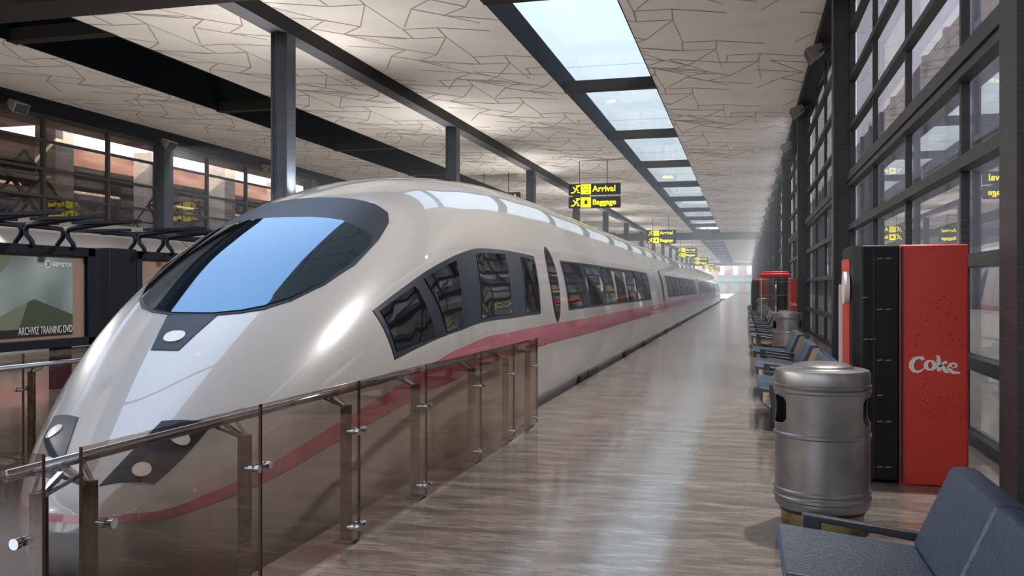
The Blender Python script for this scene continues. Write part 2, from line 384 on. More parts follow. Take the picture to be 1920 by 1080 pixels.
# columns: I-shaped steel on the right wall, box columns on the island, box columns in the left wall
def col_mesh(w_, d_, z1, flange=True):
    b = BM()
    if flange:
        box(b, 0, .05, 0, d_, 0, z1); box(b, w_-.05, w_, 0, d_, 0, z1); box(b, .05, w_-.05, .03, d_-.03, 0, z1)
    else: box(b, 0, w_, 0, d_, 0, z1)
    return b
c0 = tag(build('steel_column', col_mesh(.37, .42, HC-.185), 'steel_dark'), 'x', 'column', 'steel columns along the right glass wall')
for k, y in enumerate(COLY):
    o = c0 if k == 0 else c0.copy()
    if k: C.objects.link(o)
    o.location = (1.75, y, 0)
    o['label'] = ('dark steel column of the right glass wall behind the camera' if k == 0 else
                  'dark steel column of the right glass wall, %s from the camera' % nth(k-1) if k > 1 else 'dark steel column at the right edge of the picture, beside the vending machine')
    if k == 2: o['label'] = 'dark steel wall column just behind the big vending machine'
c1 = tag(build('steel_column', col_mesh(.42, .42, HC-.365), 'column_blue'), 'x', 'column', 'steel columns along the island platform')
for k in range(0, 16):
    o = c1 if k == 0 else c1.copy()
    if k: C.objects.link(o)
    o.location = (-10.73, 6.1+12.55*k, 0)
    o['label'] = 'tall dark steel column on the island platform, %s from the camera behind the train' % nth(k)
    for sd_ in (-1, 1):      # added lamp on each side of the column, put in to brighten the ceiling
        b = BM(); xx = .21+sd_*.36
        box(b, xx-.12, xx+.12, .05, .37, 3.4, 3.54); box(b, min(.21+sd_*.2, xx), max(.21+sd_*.2, xx), .17, .25, 3.34, 3.42)
        build('added_uplight', b, 'steel_dark', o)
        UL = bpy.data.lights.get('added_uplight_lamp')
        if not UL:
            UL = bpy.data.lights.new('added_uplight_lamp', 'SPOT'); UL.energy = 420; UL.spot_size = radians(135); UL.spot_blend = .5; UL.shadow_soft_size = .1; UL.color = (1, .97, .94)
        lo = bpy.data.objects.new('added_uplight_lamp', UL); C.objects.link(lo); lo.location = (-10.73+xx, 6.31+12.55*k, 3.6)
        lo.rotation_euler = Vector((.62*sd_, 0, 1)).to_track_quat('-Z', 'Y').to_euler()
c2 = tag(build('steel_column', col_mesh(.5, .6, HC-.465, False), 'column_blue'), 'x', 'column', 'steel columns in the left glass wall')
for k in range(0, 9):
    o = c2 if k == 0 else c2.copy()
    if k: C.objects.link(o)
    o.location = (XL-.15, 6.1+12.55*k-.3, 0)
    o['label'] = 'broad dark steel column in the far left glass wall, %s from the camera' % nth(k)

b = BM(); box(b, -23.2, XG+.1, Y0-.2, Y0, 0, 4.2); struct(build('wall_back', b, 'brown_panel'))
# right glass wall, one window per bay
b = BM(); box(b, XG-.02, XG+.10, -6.0, Y1, 0, .10); n += 1; struct(build('trim_%d' % n, b, 'steel_dark'))
HZ = [.80, 1.76, 2.72, 3.72, 4.72, 5.70, 6.68]
fm = gm = None
for k in range(len(COLY)-1):
    wroot = bpy.data.objects.new('window_%d' % nw, None); C.objects.link(wroot); wroot.location = (XG, COLY[k]+.42, 0); wroot['kind'] = 'structure'; nw += 1
    if fm is None:
        b = BM(); L = 12.55-.42
        for q in range(1, 4): box(b, -.03, .05, 3.138*q-.42, 3.138*q-.42+.08, .1, HC-.2)
        box(b, -.06, .05, 0, .06, .1, HC-.2); box(b, -.06, .05, L-.06, L, .1, HC-.2)
        for z in HZ:
            if z == 3.72: box(b, -.12, .06, 0, L, z-.07, z+.09); box(b, -.09, .05, 0, L, z-.17, z-.08)
            elif z in (2.72, .80, 1.76): box(b, -.10, .05, 0, L, z-.06, z+.06)
            else: box(b, -.08, .05, 0, L, z-.04, z+.05)
        f = build('frame', b, 'steel_dark', wroot); fm = f.data
        b = BM(); box(b, .06, .075, 0, L, .1, HC-.2); g = build('glass_pane', b, 'wall_glass_r', wroot); gm = g.data
    else:
        for nm, me in (('frame', fm), ('glass_pane', gm)):
            o = bpy.data.objects.new(nm, me); C.objects.link(o); o.parent = wroot
# left glass wall
b = BM(); box(b, XL-.2, XL+.15, Y0, Y1, 0, 3.85); struct(build('wall_left', b, 'train_white'))
fm = None
for k in range(0, 8):
    ys = 6.1+12.55*k+.3
    wroot = bpy.data.objects.new('window_%d' % nw, None); C.objects.link(wroot); wroot.location = (XL, ys, 0); wroot['kind'] = 'structure'; nw += 1
    if fm is None:
        b = BM(); L = 12.55-.6
        for q in range(1, 4): box(b, -.06, .08, 3.138*q-.36, 3.138*q-.24, 3.85, HC-.46)
        for z in (4.6, 5.52, 6.48): box(b, -.05, .07, 0, L, z-.045, z+.045)
        box(b, -.06, .08, 0, L, HC-.6, HC-.46)
        f = build('frame', b, 'steel_dark', wroot); fm = f.data
        b = BM(); box(b, -.02, -.005, 0, L, 3.85, HC-.46); g = build('glass_pane', b, 'wall_glass', wroot); gm = g.data
    else:
        for nm, me in (('frame', fm), ('glass_pane', gm)):
            o = bpy.data.objects.new(nm, me); C.objects.link(o); o.parent = wroot
b = BM(); box(b, XL-.2, XL+.15, 6.1+12.55*8, Y1, 3.85, HC); box(b, XL-.2, XL+.15, Y0, 5.8, 3.85, HC); struct(build('wall_left', b, 'ext_wall'))

# ------------------------------------------------------------------ outdoors
b = BM(); box(b, XG+.3, 90, -60, 300, -.3, -.12); box(b, -110, XL-.25, -60, 300, -.3, -.12); box(b, -23.2, XG+.3, 246.1, 300, -.3, -.12)
struct(tag(build('ground', b, 'ext_ground'), 'pale beige sunlit paving outside the glass walls', 'ground'))
r = thing('concrete_building', 'tall brown-grey building beyond the right glass wall', 'building', (17, -90, -.12))
b = BM(); box(b, 0, 12, 0, 350, 0, 24); build('wall', b, 'ext_wall', r)
for q in range(36):
    b = BM(); box(b, -.4, 0, 9.5*q+2, 9.5*q+3, 0, 24); build('pilaster', b, 'ext_wall', r)
for z in (4.2, 12.6, 21.0):
    b = BM(); box(b, -.3, 0, 0, 350, z, z+.5); build('ledge', b, 'ext_wall', r)
# building beyond the left glass wall
r = thing('concrete_building', 'open concrete frame building with brown beams beyond the left glass wall', 'building', (-30, 4, -.12))
b = BM(); box(b, -14, -4.5, 0, 170, 0, 7.6); build('back_wall', b, 'brown_panel', r)
for q in range(14):
    b = BM(); box(b, -.6, .5, 9.6+6.6*q-.55, 9.6+6.6*q+.55, 0, 10.2 if q % 2 else 8.6); build('pillar', b, 'concrete', r)
b = BM(); box(b, -1.2, -.6, 0, 170, 7.4, 8.3); build('beam', b, 'red_beam', r)
b = BM(); box(b, -1.0, -.6, 0, 170, 3.4, 3.9); build('beam', b, 'brown_panel', r)
b = BM(); box(b, -4.4, -1.2, 0, 170, 7.4, 7.6); build('floor_slab', b, 'brown_panel', r)
b = BM(); tube(b, [(-2.2, 0, 6.0), (-2.2, 170, 6.0)], .55, 20); build('pipe', b, 'pipe', r, True)
b = BM(); box(b, 1.3, 6.6, 0, 170, 8.45, 8.7); box(b, -12, 1.3, 0, 29, 8.9, 9.2); build('canopy', b, 'brown_panel', r)
for q in range(3):
    b = BM(); prism(b, [(24+q*20, 0), (37+q*20, 0), (37+q*20, 2.5), (28+q*20, 5.7), (24.5+q*20, 5.7)], 'x', .7, 1.6); build('ramp', b, 'concrete', r)
# lattice pyramids
def lattice(name, loc, label):
    b = BM(); P = lambda i, j: Vector((0, (i-j*.5)*1.35, 0))
    N = 5; Hh = 4.2; Bw = 4.4
    lv = []
    for j in range(N+1):
        t = j/N; lv.append([(0, -Bw*(1-t)+2*Bw*(1-t)*i/max(1, N-j), Hh*t) for i in range(N-j+1)])
    for j in range(N+1):
        for i in range(len(lv[j])):
            for off in (0, 1.4):
                a = Vector(lv[j][i])+Vector((off, 0, 0))
                if i+1 < len(lv[j]): bar(b, a, Vector(lv[j][i+1])+Vector((off, 0, 0)), .07, .07)
                if j < N:
                    if i < len(lv[j+1]): bar(b, a, Vector(lv[j+1][i])+Vector((off, 0, 0)), .08, .08)
                    if i > 0: bar(b, a, Vector(lv[j+1][i-1])+Vector((off, 0, 0)), .08, .08)
            if (i+j) % 2 == 0: bar(b, lv[j][i], Vector(lv[j][i])+Vector((1.4, 0, 0)), .06, .06)
    o = tag(build(name, b, 'steel_dark'), label, 'lattice truss', 'lattice trusses outside the left glass wall'); o.location = loc; return o
lattice('lattice_truss', (-27.2, 27.2, 2.4), 'dark triangular steel lattice outside the left glass, left of the broad wall column')
lattice('lattice_truss', (-26.8, 36.4, 2.0), 'dark triangular steel lattice outside the left glass, right of the broad wall column')
b = BM(); box(b, -28.2, -24.6, 18, 60, -.12, 1.6)
tag(build('low_wall', b, 'concrete'), 'low pale concrete wall under the lattices outside', 'wall')
for yy in (27.2, 36.4):
    pass
# far facade
r = thing('brick_building', 'pale pink brick building closing the view beyond the far end of the hall', 'building', (0, 262, -.12))
b = BM(); box(b, -60, 60, 0, 8, 0, 17); build('wall', b, 'brick_far', r)
b = BM(); box(b, -60, 60, -.4, 0, 3.4, 4.5); build('ledge', b, 'green_far', r)
b = BM(); box(b, -60, 60, -.3, 0, 10.2, 10.8); build('ledge', b, 'far_trim', r)
fm = None
for zi, (z, h_) in enumerate(((.4, 2.6), (5.2, 4.2), (11.6, 4.2))):
    for q in range(-9, 6):
        x = 3.9*q+.6
        b = BM(); box(b, x, x+1.7, -.2, 0, z, z+h_)
        f = build('window', b, 'far_trim', r)
        b = BM(); box(b, x+.25, x+1.45, -.24, -.19, z+.2, z+h_-.2); build('pane', b, 'green_far' if zi == 0 else 'lamp_lens', f)

# ------------------------------------------------------------------ train body surface
XC = -4.05; WB = 1.49
def pchip_f(x, y):
    h = [x[i+1]-x[i] for i in range(len(x)-1)]; dl = [(y[i+1]-y[i])/h[i] for i in range(len(h))]
    m = [dl[0]]+[0]*(len(x)-2)+[dl[-1]]
    for i in range(1, len(x)-1):
        if dl[i-1]*dl[i] > 0:
            w1 = 2*h[i]+h[i-1]; w2 = h[i]+2*h[i-1]; m[i] = (w1+w2)/(w1/dl[i-1]+w2/dl[i])
    def f(q):
        q = min(max(q, x[0]), x[-1]); i = 0
        while i < len(h)-1 and q > x[i+1]: i += 1
        t = (q-x[i])/h[i]
        return (2*t**3-3*t**2+1)*y[i]+(t**3-2*t**2+t)*h[i]*m[i]+(-2*t**3+3*t**2)*y[i+1]+(t**3-t**2)*h[i]*m[i+1]
    return f
PT = pchip_f(*zip(*[(4.55, 0.0), (4.60, .15), (4.71, .28), (4.85, .43), (5.06, .63), (5.35, .88), (5.69, 1.15), (6.2, 1.50), (6.8, 1.86), (7.55, 2.22), (8.2, 2.47), (9.2, 2.72), (10.8, 2.91), (12.5, 3.02), (14.6, 3.07), (16, 3.07)]))
PB = pchip_f(*zip(*[(4.55, 0.0), (4.60, -.18), (4.75, -.36), (5, -.5), (5.5, -.58), (7, -.6)]))
PZ = pchip_f([4.55, 5.2, 6, 9, 13, 14], [0, .05, .2, .5, .6, .6])
PN = pchip_f([4.55, 5.2, 6.3, 8, 10, 13.5, 14.5], [2.1, 2.5, 2.9, 2.8, 2.5, 2.3, 2.3])
def PW(Y):
    t = min(1, (Y-4.55)/3.6); return WB*sqrt(max(0, 1-(1-t)**2))
def surf(Y, ph, off=0.):
    def p(Y, ph):
        T, B, w_, zc = PT(Y), PB(Y), PW(Y), PZ(Y); c_, s_ = cos(ph), sin(ph)
        n_ = PN(Y) if s_ >= 0 else 3.2
        x = w_*math.copysign(abs(c_)**(2/n_), c_)
        z = zc+(T-zc)*abs(s_)**(2/n_) if s_ >= 0 else zc-(zc-B)*abs(s_)**(2/n_)
        return Vector((XC+x, Y, z))
    a = p(Y, ph)
    if off:
        e_ = 2e-3; du = p(Y+e_, ph)-a; dv = p(Y, ph+e_)-p(Y, ph-e_); nn = dv.cross(du)
        if nn.length > 0:
            nn.normalize(); c0_ = Vector((XC, Y+.6, PZ(Y)))
            if nn.dot(a-c0_) < 0: nn = -nn
            a = a+nn*off
    return a
def patch(name, poly, m, parent, off=.008, mirror=False, step=(.16, .07), rim=True):
    if mirror: poly = [(y, pi-p) for y, p in poly]
    sy, sp_ = step
    # resample the outline
    P = []
    for i in range(len(poly)):
        a, c = poly[i], poly[(i+1) % len(poly)]; k = max(1, int(max(abs(c[0]-a[0])/sy, abs(c[1]-a[1])/sp_)+.999))
        P += [(a[0]+(c[0]-a[0])*t/k, a[1]+(c[1]-a[1])*t/k) for t in range(k)]
    def inside(x, y):
        r_ = False
        for i in range(len(P)):
            (x1, y1), (x2, y2) = P[i], P[i-1]
            if (y1 > y) != (y2 > y) and x < (x2-x1)*(y-y1)/(y2-y1)+x1: r_ = not r_
        return r_
    I = []; ys = [p[0] for p in P]; ps = [p[1] for p in P]
    y = min(ys)+sy/2
    while y < max(ys):
        q = min(ps)+sp_/2
        while q < max(ps):
            if inside(y, q) and min(((y-a)/sy)**2+((q-c)/sp_)**2 for a, c in P) > .12: I.append((y, q))
            q += sp_
        y += sy
    vs = [Vector(v) for v in P+I]
    res = delaunay_2d_cdt(vs, [(i, (i+1) % len(P)) for i in range(len(P))], [], 1, 1e-6)
    b = BM(); V = [b.verts.new(surf(v[0], v[1], off)) for v in res[0]]
    for f in res[2]:
        try: b.faces.new([V[i] for i in f])
        except ValueError: pass
    if rim:
        bmesh.ops.recalc_face_normals(b, faces=b.faces)
        bd = [e_ for e_ in b.edges if e_.is_boundary]
        mp = {}
        for e_ in bd:
            for v in e_.verts:
                if v not in mp:
                    i = V.index(v); mp[v] = b.verts.new(surf(res[0][i][0], res[0][i][1], off-.012))
        for e_ in bd:
            a, c = e_.verts
            try: b.faces.new((a, c, mp[c], mp[a]))
            except ValueError: pass
    bmesh.ops.recalc_face_normals(b, faces=b.faces)
    me = bpy.data.meshes.new(name); b.to_mesh(me); b.free()
    cen = Vector((XC, 0, .3)); flip = 0
    for p in me.polygons:
        p.use_smooth = True
    me.set_sharp_from_angle(angle=radians(40))
    return link_mesh(name, me, m, parent)
def ribbon(name, U, Lw, m, parent, off=.006, mirror=False, n_=160):
    def res(L):
        d = [0]
        for a, c in zip(L, L[1:]): d.append(d[-1]+(surf(*c)-surf(*a)).length)
        out = []
        for k in range(n_+1):
            t = d[-1]*k/n_; i = 0
            while i < len(d)-2 and t > d[i+1]: i += 1
            f = (t-d[i])/(d[i+1]-d[i]); out.append((L[i][0]+(L[i+1][0]-L[i][0])*f, L[i][1]+(L[i+1][1]-L[i][1])*f))
        return out
    A, Bq = res(U), res(Lw); b = BM(); prev = None
    for a, c in zip(A, Bq):
        row = []
        for j in range(5):
            y, p = a[0]+(c[0]-a[0])*j/4, a[1]+(c[1]-a[1])*j/4
            if mirror: p = pi-p
            row.append(b.verts.new(surf(y, p, off)))
        if prev:
            for j in range(4): b.faces.new((prev[j], prev[j+1], row[j+1], row[j]))
        prev = row
    return build(name, b, m, parent, True)
def shell(ylist, nph=120, cap0=False, cap1=True):
    b = BM(); prev = None
    for Y in ylist:
        if PW(Y) < 1e-4: row = [b.verts.new((XC, Y, 0))]
        else: row = [b.verts.new(surf(Y, 2*pi*k/nph)) for k in range(nph)]
        if prev:
            for k in range(nph):
                k2 = (k+1) % nph
                f = [prev[k], prev[k2], row[k2], row[k]] if len(prev) > 1 else [prev[0], row[k2], row[k]]
                b.faces.new(f)
        elif cap0: b.faces.new(row)
        prev = row
    if cap1: b.faces.new(prev[::-1])
    return b

T1 = thing('high_speed_train', 'white high-speed train with pink stripe and pointed nose beside the main platform', 'train', (0, 0, 0))
JO = [28.4, 52.7, 77.0, 99.5]
ysn = [4.55+6*(t/60)**2 for t in range(0, 61)]+[10.55+.45*k for k in range(1, 11)]
ysn = [y for y in ysn if y < 14.9]+[14.9, 15.4, 16, 28.36]
nose = build('nose_car', shell(ysn, 160), 'train_white', T1, True, 60)
SUR = [(5.885, 1.5708), (5.891, 1.495), (5.937, 1.364), (6.014, 1.248), (6.165, 1.14), (6.447, 1.04), (6.818, 0.993), (7.294, 1.023), (7.637, 1.077), (7.809, 1.147), (7.888, 1.269), (7.919, 1.41), (7.95, 1.5708)]
GLS = [(5.905, 1.5708), (5.908, 1.502), (5.956, 1.375), (6.035, 1.272), (6.18, 1.165), (6.454, 1.065), (6.812, 1.021), (7.15, 1.035), (7.274, 1.07), (7.31, 1.189), (7.357, 1.331), (7.36, 1.473), (7.36, 1.5708)]
def sym(L): return L+[(y, pi-p) for y, p in L[::-1] if abs(p-pi/2) > .001]
ws = patch('windscreen_surround', sym(SUR), 'train_navy', nose, .008, step=(.12, .09))
patch('windscreen', sym(GLS), 'wind_glass', nose, .016, step=(.10, .08))
patch('nose_lamp_panel', sym([(5.888, 1.48), (5.56, 1.518)]), 'train_navy', nose, .007, step=(.08, .05))
def disc(y, ph, ry, rp, m='lamp_lens', off=.013, nm='headlight'):
    return patch(nm, [(y+ry*cos(t), ph+rp*sin(t)) for t in [2*pi*k/20 for k in range(20)]], m, nose, off, step=(.05, .05))
patch('nose_lamp', [(5.675+.05*cos(t), 1.5708+.030*sin(t)) for t in [2*pi*k/20 for k in range(20)]], 'lamp_lens', nose, .014, step=(.03, .03))
for mir in (False, True):
    patch('headlight_panel', [(5.082, 1.217), (5.20, .82), (4.82, .66), (4.706, 1.248)], 'train_navy', nose, .007, mir, step=(.08, .08))
    for y, p in ((4.835, .945), (5.045, .935)):
        p = pi-p if mir else p
        disc(y, p, .035, .12)
    BAND = [(6.614, 0.643), (7.553, 0.63), (8.094, 0.611), (8.536, 0.604), (9.037, 0.599), (9.643, 0.583), (11.549, 0.528), (11.314, 0.19), (10.057, 0.197), (8.837, 0.209), (8.01, 0.225), (6.68, 0.292)]
    patch('window_band', BAND, 'train_navy', nose, .008, mir, step=(.3, .08))
    for q in ([(6.681, 0.608), (7.245, 0.597), (7.278, 0.552), (7.365, 0.273), (6.715, 0.325)], [(7.446, 0.598), (8.246, 0.575), (7.997, 0.243), (7.612, 0.259)],
              [(8.904, 0.569), (10.053, 0.541), (9.831, 0.219), (8.628, 0.23)], [(10.779, 0.519), (11.45, 0.50), (11.25, 0.205), (10.506, 0.21)]):
        patch('cab_window', q, 'train_glass', nose, .016, mir, step=(.25, .08))
    OV = [(12.45+.27*cos(t)+.08*sin(t), .37+.225*sin(t)) for t in [2*pi*k/28 for k in range(28)]]
    patch('door_window_rim', [(12.45+.31*cos(t)+.08*sin(t), .37+.24*sin(t)) for t in [2*pi*k/28 for k in range(28)]], 'train_navy', nose, .006, mir, step=(.1, .06))
    patch('door_window', OV, 'train_glass', nose, .012, mir, step=(.1, .06))
    def from_xz(x, z):
        lo_, hi_ = 4.5501, 7.
        for _ in range(50):
            y_ = (lo_+hi_)/2; n_ = PN(y_); q_ = (x/PW(y_))**n_+(abs(z-PZ(y_))/max(1e-6, PT(y_)-PZ(y_)))**n_
            lo_, hi_ = (y_, hi_) if q_ > 1 else (lo_, y_)
        n_ = PN(y_); return (y_, atan2((max(0, z-PZ(y_))/(PT(y_)-PZ(y_)))**(n_/2), (x/PW(y_))**(n_/2)))
    def lerp(T_, x):
        for (a_, b_), (c_, d_) in zip(T_, T_[1:]):
            if x <= c_: return b_+(d_-b_)*(x-a_)/(c_-a_)
    XS = [.0+.04*k for k in range(21)]
    U0 = [from_xz(x, lerp([(0, .105), (.53, .11), (.62, .135), (.84, .24)], x)) for x in XS]
    L0 = [from_xz(x, lerp([(0, .06), (.53, .06), (.62, .08), (.84, .155)], x)) for x in XS]
    U = U0+[(6.013, 0.161), (6.911, 0.159), (7.289, 0.162), (7.602, 0.162), (8.182, 0.147), (11.092, 0.13), (14.6, .122), (28.3, .122)]
    Lw = L0+[(6.002, 0.078), (6.893, 0.075), (8.083, 0.053), (9.421, 0.048), (11.059, 0.045), (14.6, .036), (28.3, .036)]
    ribbon('stripe', U, Lw, 'train_pink', nose, .006, mir, 260)
def phz(h):      # angle for a height on the straight body
    return math.asin(((h-.6)/(3.07-.6))**(2.3/2)) if h >= .6 else -math.asin(((.6-h)/1.2)**(3.2/2))
PBOT, PTOP = phz(1.17), phz(1.93)
def windows(parent, y0, y1, n_, mir, first=False):
    patch('window_band', [(y0, PTOP), (y1, PTOP), (y1, PBOT), (y0, PBOT)], 'train_navy', parent, .008, mir, step=(3, .08))
    L = (y1-y0)/n_
    for k in range(n_):
        a = y0+L*k+(.06 if k == 0 else .22); c = y0+L*(k+1)-(.06 if k == n_-1 else .22)
        patch('window', [(a, PTOP-.015), (c, PTOP-.015), (c, PBOT+.015), (a, PBOT+.015)], 'train_glass', parent, .016, mir, step=(3, .08))
for mir in (False, True): windows(nose, 13.25, 25.6, 7, mir)
def vent(y0, y1, parent):
    b = BM(); box(b, XC+WB-.02, XC+WB+.012, y0, y1, .0, .085); build('vent', b, 'black', parent)
for a, c in ((14.05, 14.7), (14.85, 15.8), (19.6, 20.6), (23.5, 26.5)): vent(a, c, nose)
cars = []
for k in range(3):
    a, c = JO[k], JO[k+1]
    ob = build('passenger_car', shell([a+.04, c-.04], 96, True, True), 'train_white', T1, True, 60); cars.append(ob)
    for mir in (False, True):
        windows(ob, a+3.2, c-2.0, 9, mir)
        ribbon('stripe', [(a+.05, .122), (c-.05, .122)], [(a+.05, .036), (c-.05, .036)], 'train_pink', ob, .006, mir, 8)
        patch('door_window', [(a+1.3+.26*cos(t), .37+.225*sin(t)) for t in [2*pi*q/20 for q in range(20)]], 'train_navy', ob, .01, mir, step=(.1, .06))
    for q in range(4): vent(a+2+q*5.5, a+3+q*5.5+q % 2, ob)
b = BM()
for j in JO[:3]:
    for s0, s1 in ((-.1, .1),):
        ra = [surf(j+s0, 2*pi*k/72) for k in range(72)]; rb = [surf(j+s1, 2*pi*k/72) for k in range(72)]
        ce = Vector((XC, 0, 1.2))
        A = [b.verts.new(Vector((XC+(p.x-XC)*.985, p.y, 1.2+(p.z-1.2)*.985))) for p in ra]; Bv = [b.verts.new(Vector((XC+(p.x-XC)*.985, p.y, 1.2+(p.z-1.2)*.985))) for p in rb]
        for k in range(72): b.faces.new((A[k], A[(k+1) % 72], Bv[(k+1) % 72], Bv[k]))
build('gangway_seal', b, 'seal', T1, True)
b = BM()
for yb in (8, 24, 32, 48, 57, 72, 81, 95):
    for dy in (-1.1, 1.1):
        for s in (-.75, .75): tube(b, [(XC+s-.06, yb+dy, -.52), (XC+s+.06, yb+dy, -.52)], .41, 20)
build('wheels', b, 'black', T1)
# second train on the far track
T2 = thing('high_speed_train', 'second white high-speed train with pink stripe on the track beyond the island platform', 'train', (-12.95, 0, 0))
me = cars[0].data
for k in range(4):
    o = bpy.data.objects.new('passenger_car', me); C.objects.link(o); o.parent = T2; o.location = (0, -29.5+24.3*k, 0)
    for ch in cars[0].children:
        c = ch.copy(); C.objects.link(c); c.parent = o

# ------------------------------------------------------------------ glass fences
def fence(label, joints, origin, rz, hend=.1):
    """runs along local +y from the origin; posts stand on the -x side"""
    r = thing('glass_railing', label, 'railing', origin, rz)
    for a, c in zip(joints, joints[1:]):
        b = BM(); box(b, -.006, .006, a+.006, c-.006, .03, .955); g = build('glass_panel', b, 'fence_glass', r)
        for e0 in (a+.004, c-.0062):
            b = BM(); box(b, -.0065, .0065, e0, e0+.0022, .03, .955); build('polished_edge', b, 'glass_edge', g)
    hr = joints[0]-.12
    b = BM(); tube(b, [(-.19, hr, .87), (-.19, joints[-1]-hend, .87)], .021, 16); build('handrail', b, 'chrome', r, True)
    for i, y in enumerate(joints):
        yy = y+(.14 if i == 0 else (-.1 if i == len(joints)-1 else 0))
        b = BM(); box(b, -.115, -.05, yy-.012, yy+.012, 0, .81); box(b, -.14, -.02, yy-.05, yy+.05, 0, .012)
        p = bevel(build('post', b, 'bronze', r), .003)
        b = BM(); bar(b, (-.08, yy, .79), (-.185, yy, .85), .02, .018); bar(b, (-.08, yy-.02, .795), (-.185, yy-.09, .855), .012, .012); bar(b, (-.08, yy+.02, .795), (-.185, yy+.09, .855), .012, .012)
        build('handrail_bracket', b, 'chrome', p)
        ys = [y-.05, y+.05] if 0 < i < len(joints)-1 else [yy]
        for q in ys:
            for z in (.66, .10):
                b = BM(); tube(b, [(-.05, q, z), (.022, q, z)], .009, 10); tube(b, [(.0065, q, z), (.026, q, z)], .019, 16); tube(b, [(-.028, q, z), (-.0065, q, z)], .017, 16)
                build('glass_clamp', b, 'chrome', p, True, 40)
    return r
fence('smoked glass railing with chrome handrail along the platform edge beside the train nose', [2.56, 3.73, 4.83, 5.97, 7.33, 8.46, 9.48], (-2.2, 0, 0), 0)
fence('smoked glass railing across the platform end in front of the train nose, bottom left', [.0, 1.2, 2.4, 3.6, 4.8], (-2.215-4.8, 2.42, 0), -pi/2, .32)
fence('smoked glass railing on the island platform edge beyond the train nose', [1.4, 2.6, 3.8, 5.0, 6.2], (-5.8, 9.9, 0), pi)

# ------------------------------------------------------------------ island platform: poster shelters
def arm(sgn, y):
    return [(.10*sgn, y, 2.10), (.20*sgn*1.0, y, 2.13), (.06*sgn, y, 2.36), (.12*sgn, y, 2.44)]
def shelter(loc, label, poster, ybr=(.7, 1.5, 2.3, 3.1)):
    r = thing('poster_shelter', label, 'poster shelter', loc, 0, 'poster shelters on the island platform')
    L = 3.6
    b = BM(); box(b, -.12, .12, 0, L, 1.98, 2.12); box(b, -.12, .12, 0, L, .62, .75); box(b, -.12, .12, 0, .14, .62, 2.12); box(b, -.12, .12, L-.16, L, .62, 2.12)
    bevel(build('frame', b, 'navy_dark', r), .01)
    for y in (.35, L-.75):
        b = BM(); box(b, -.07, .07, y, y+.3, 0, .62); build('leg', b, 'navy_dark', r)
    b = BM(); box(b, -.06, .05, .14, L-.16, .75, 1.98); build('backing_board', b, 'poster_frame', r)
    if poster:
        y0, y1, z0, z1 = .30, L-.42, .80, 1.95
        b = BM(); box(b, .05, .06, y0, y1, z0, z1); ps = build('poster', b, 'art_bg', r)
        W_, H_ = y1-y0, z1-z0
        def pl(pts, m, t):
            bb = BM(); prism(bb, [(y0+a*W_, z0+c*H_) for a, c in pts], 'x', .06, .06+t); build('print_shape', bb, m, ps)
        pl([(0, 0), (1, 0), (1, .12), (.84, .24), (0, .30)], 'art_slab', .001)
        pl([(.70, .44), (.74, .47), (1, .26), (1, .12), (.62, .10), (.50, .24)], 'art_mid', .002)
        pl([(.70, .44), (.50, .24), (.40, .10), (.64, .10)], 'art_olive', .003)
        pl([(.42, .12), (.56, .12), (.52, .34), (.44, .30)], 'art_glow', .0022)
        pl([(0, 1), (.62, 1), (.54, .80), (.34, .76), (.20, .55), (.0, .62)], 'art_olive', .0015)
        pl([(0, .62), (.20, .55), (.50, .10), (.46, .06), (0, .30)], 'art_slab', .0035)
        pl([(.14, .58), (.20, .62), (.50, .22), (.47, .16)], 'art_dark', .004)
        text('lettering', 'ARCHVIZ TRAINING DVD', .16, 'white', ps, (.066, y1-.01, z0+.035), (pi/2, 0, pi/2), .001, -.002, 'RIGHT', .56)
        text('lettering', 'EVERMOTION', .085, 'white', ps, (.066, y1-.03, z1-.13), (pi/2, 0, pi/2), .001, .001, 'RIGHT', .72)
        b = BM(); tube(b, [(.061, y1-.50, z1-.10), (.064, y1-.50, z1-.10)], .055, 24); lg = build('logo', b, 'white', ps)
        b = BM(); tube(b, [(.063, y1-.50, z1-.10), (.066, y1-.50, z1-.10)], .042, 24); bar(b, (.066, y1-.54, z1-.10), (.066, y1-.46, z1-.10), .004, .01)
        build('logo_ring', b, 'art_olive', lg)
        b = BM(); prism(b, [(y1-.52+.03*cos(t), z1-.10+.03*sin(t)) for t in (0, 2.1, 4.2)], 'x', .066, .067); build('logo_mark', b, 'white', lg)
    for y in ybr:
        for sgn in (-1, 1):
            b = BM()
            pts = [(.16*sgn, y, 2.08), (.14*sgn, y, 2.16), (.05*sgn, y, 2.26), (.035*sgn, y, 2.33), (.07*sgn, y, 2.385), (.16*sgn, y, 2.40), (.9*sgn, y, 2.47), (1.2*sgn, y, 2.49)]
            tube(b, pts, .036, 10); build('bracket_arm', b, 'navy_dark', r, True)
            b = BM(); box(b, min(.15*sgn, 1.3*sgn), max(.15*sgn, 1.3*sgn), y-.05, y+.05, 2.455, 2.50)
            bb = build('canopy_bar', b, 'navy_dark', r)
    return r
s0 = shelter((-9.9, 8.12, 0), 'navy poster shelter with a teal architecture poster, left edge of the picture', True)
s1 = shelter((-9.9, 14.3, 0), 'navy shelter without teal poster, just left of the train windscreen', False, (.15, .9, 1.9, 2.65))
s1.location = (-9.9, 12.7, 0)
b = BM(); box(b, -.16, .16, 0, .66, 0, 2.14)
o = tag(build('ticket_cabinet', b, 'navy_dark'), 'plain dark navy cabinet between the two poster shelters', 'cabinet'); o.location = (-9.9, 11.98, 0); bevel(o, .02)

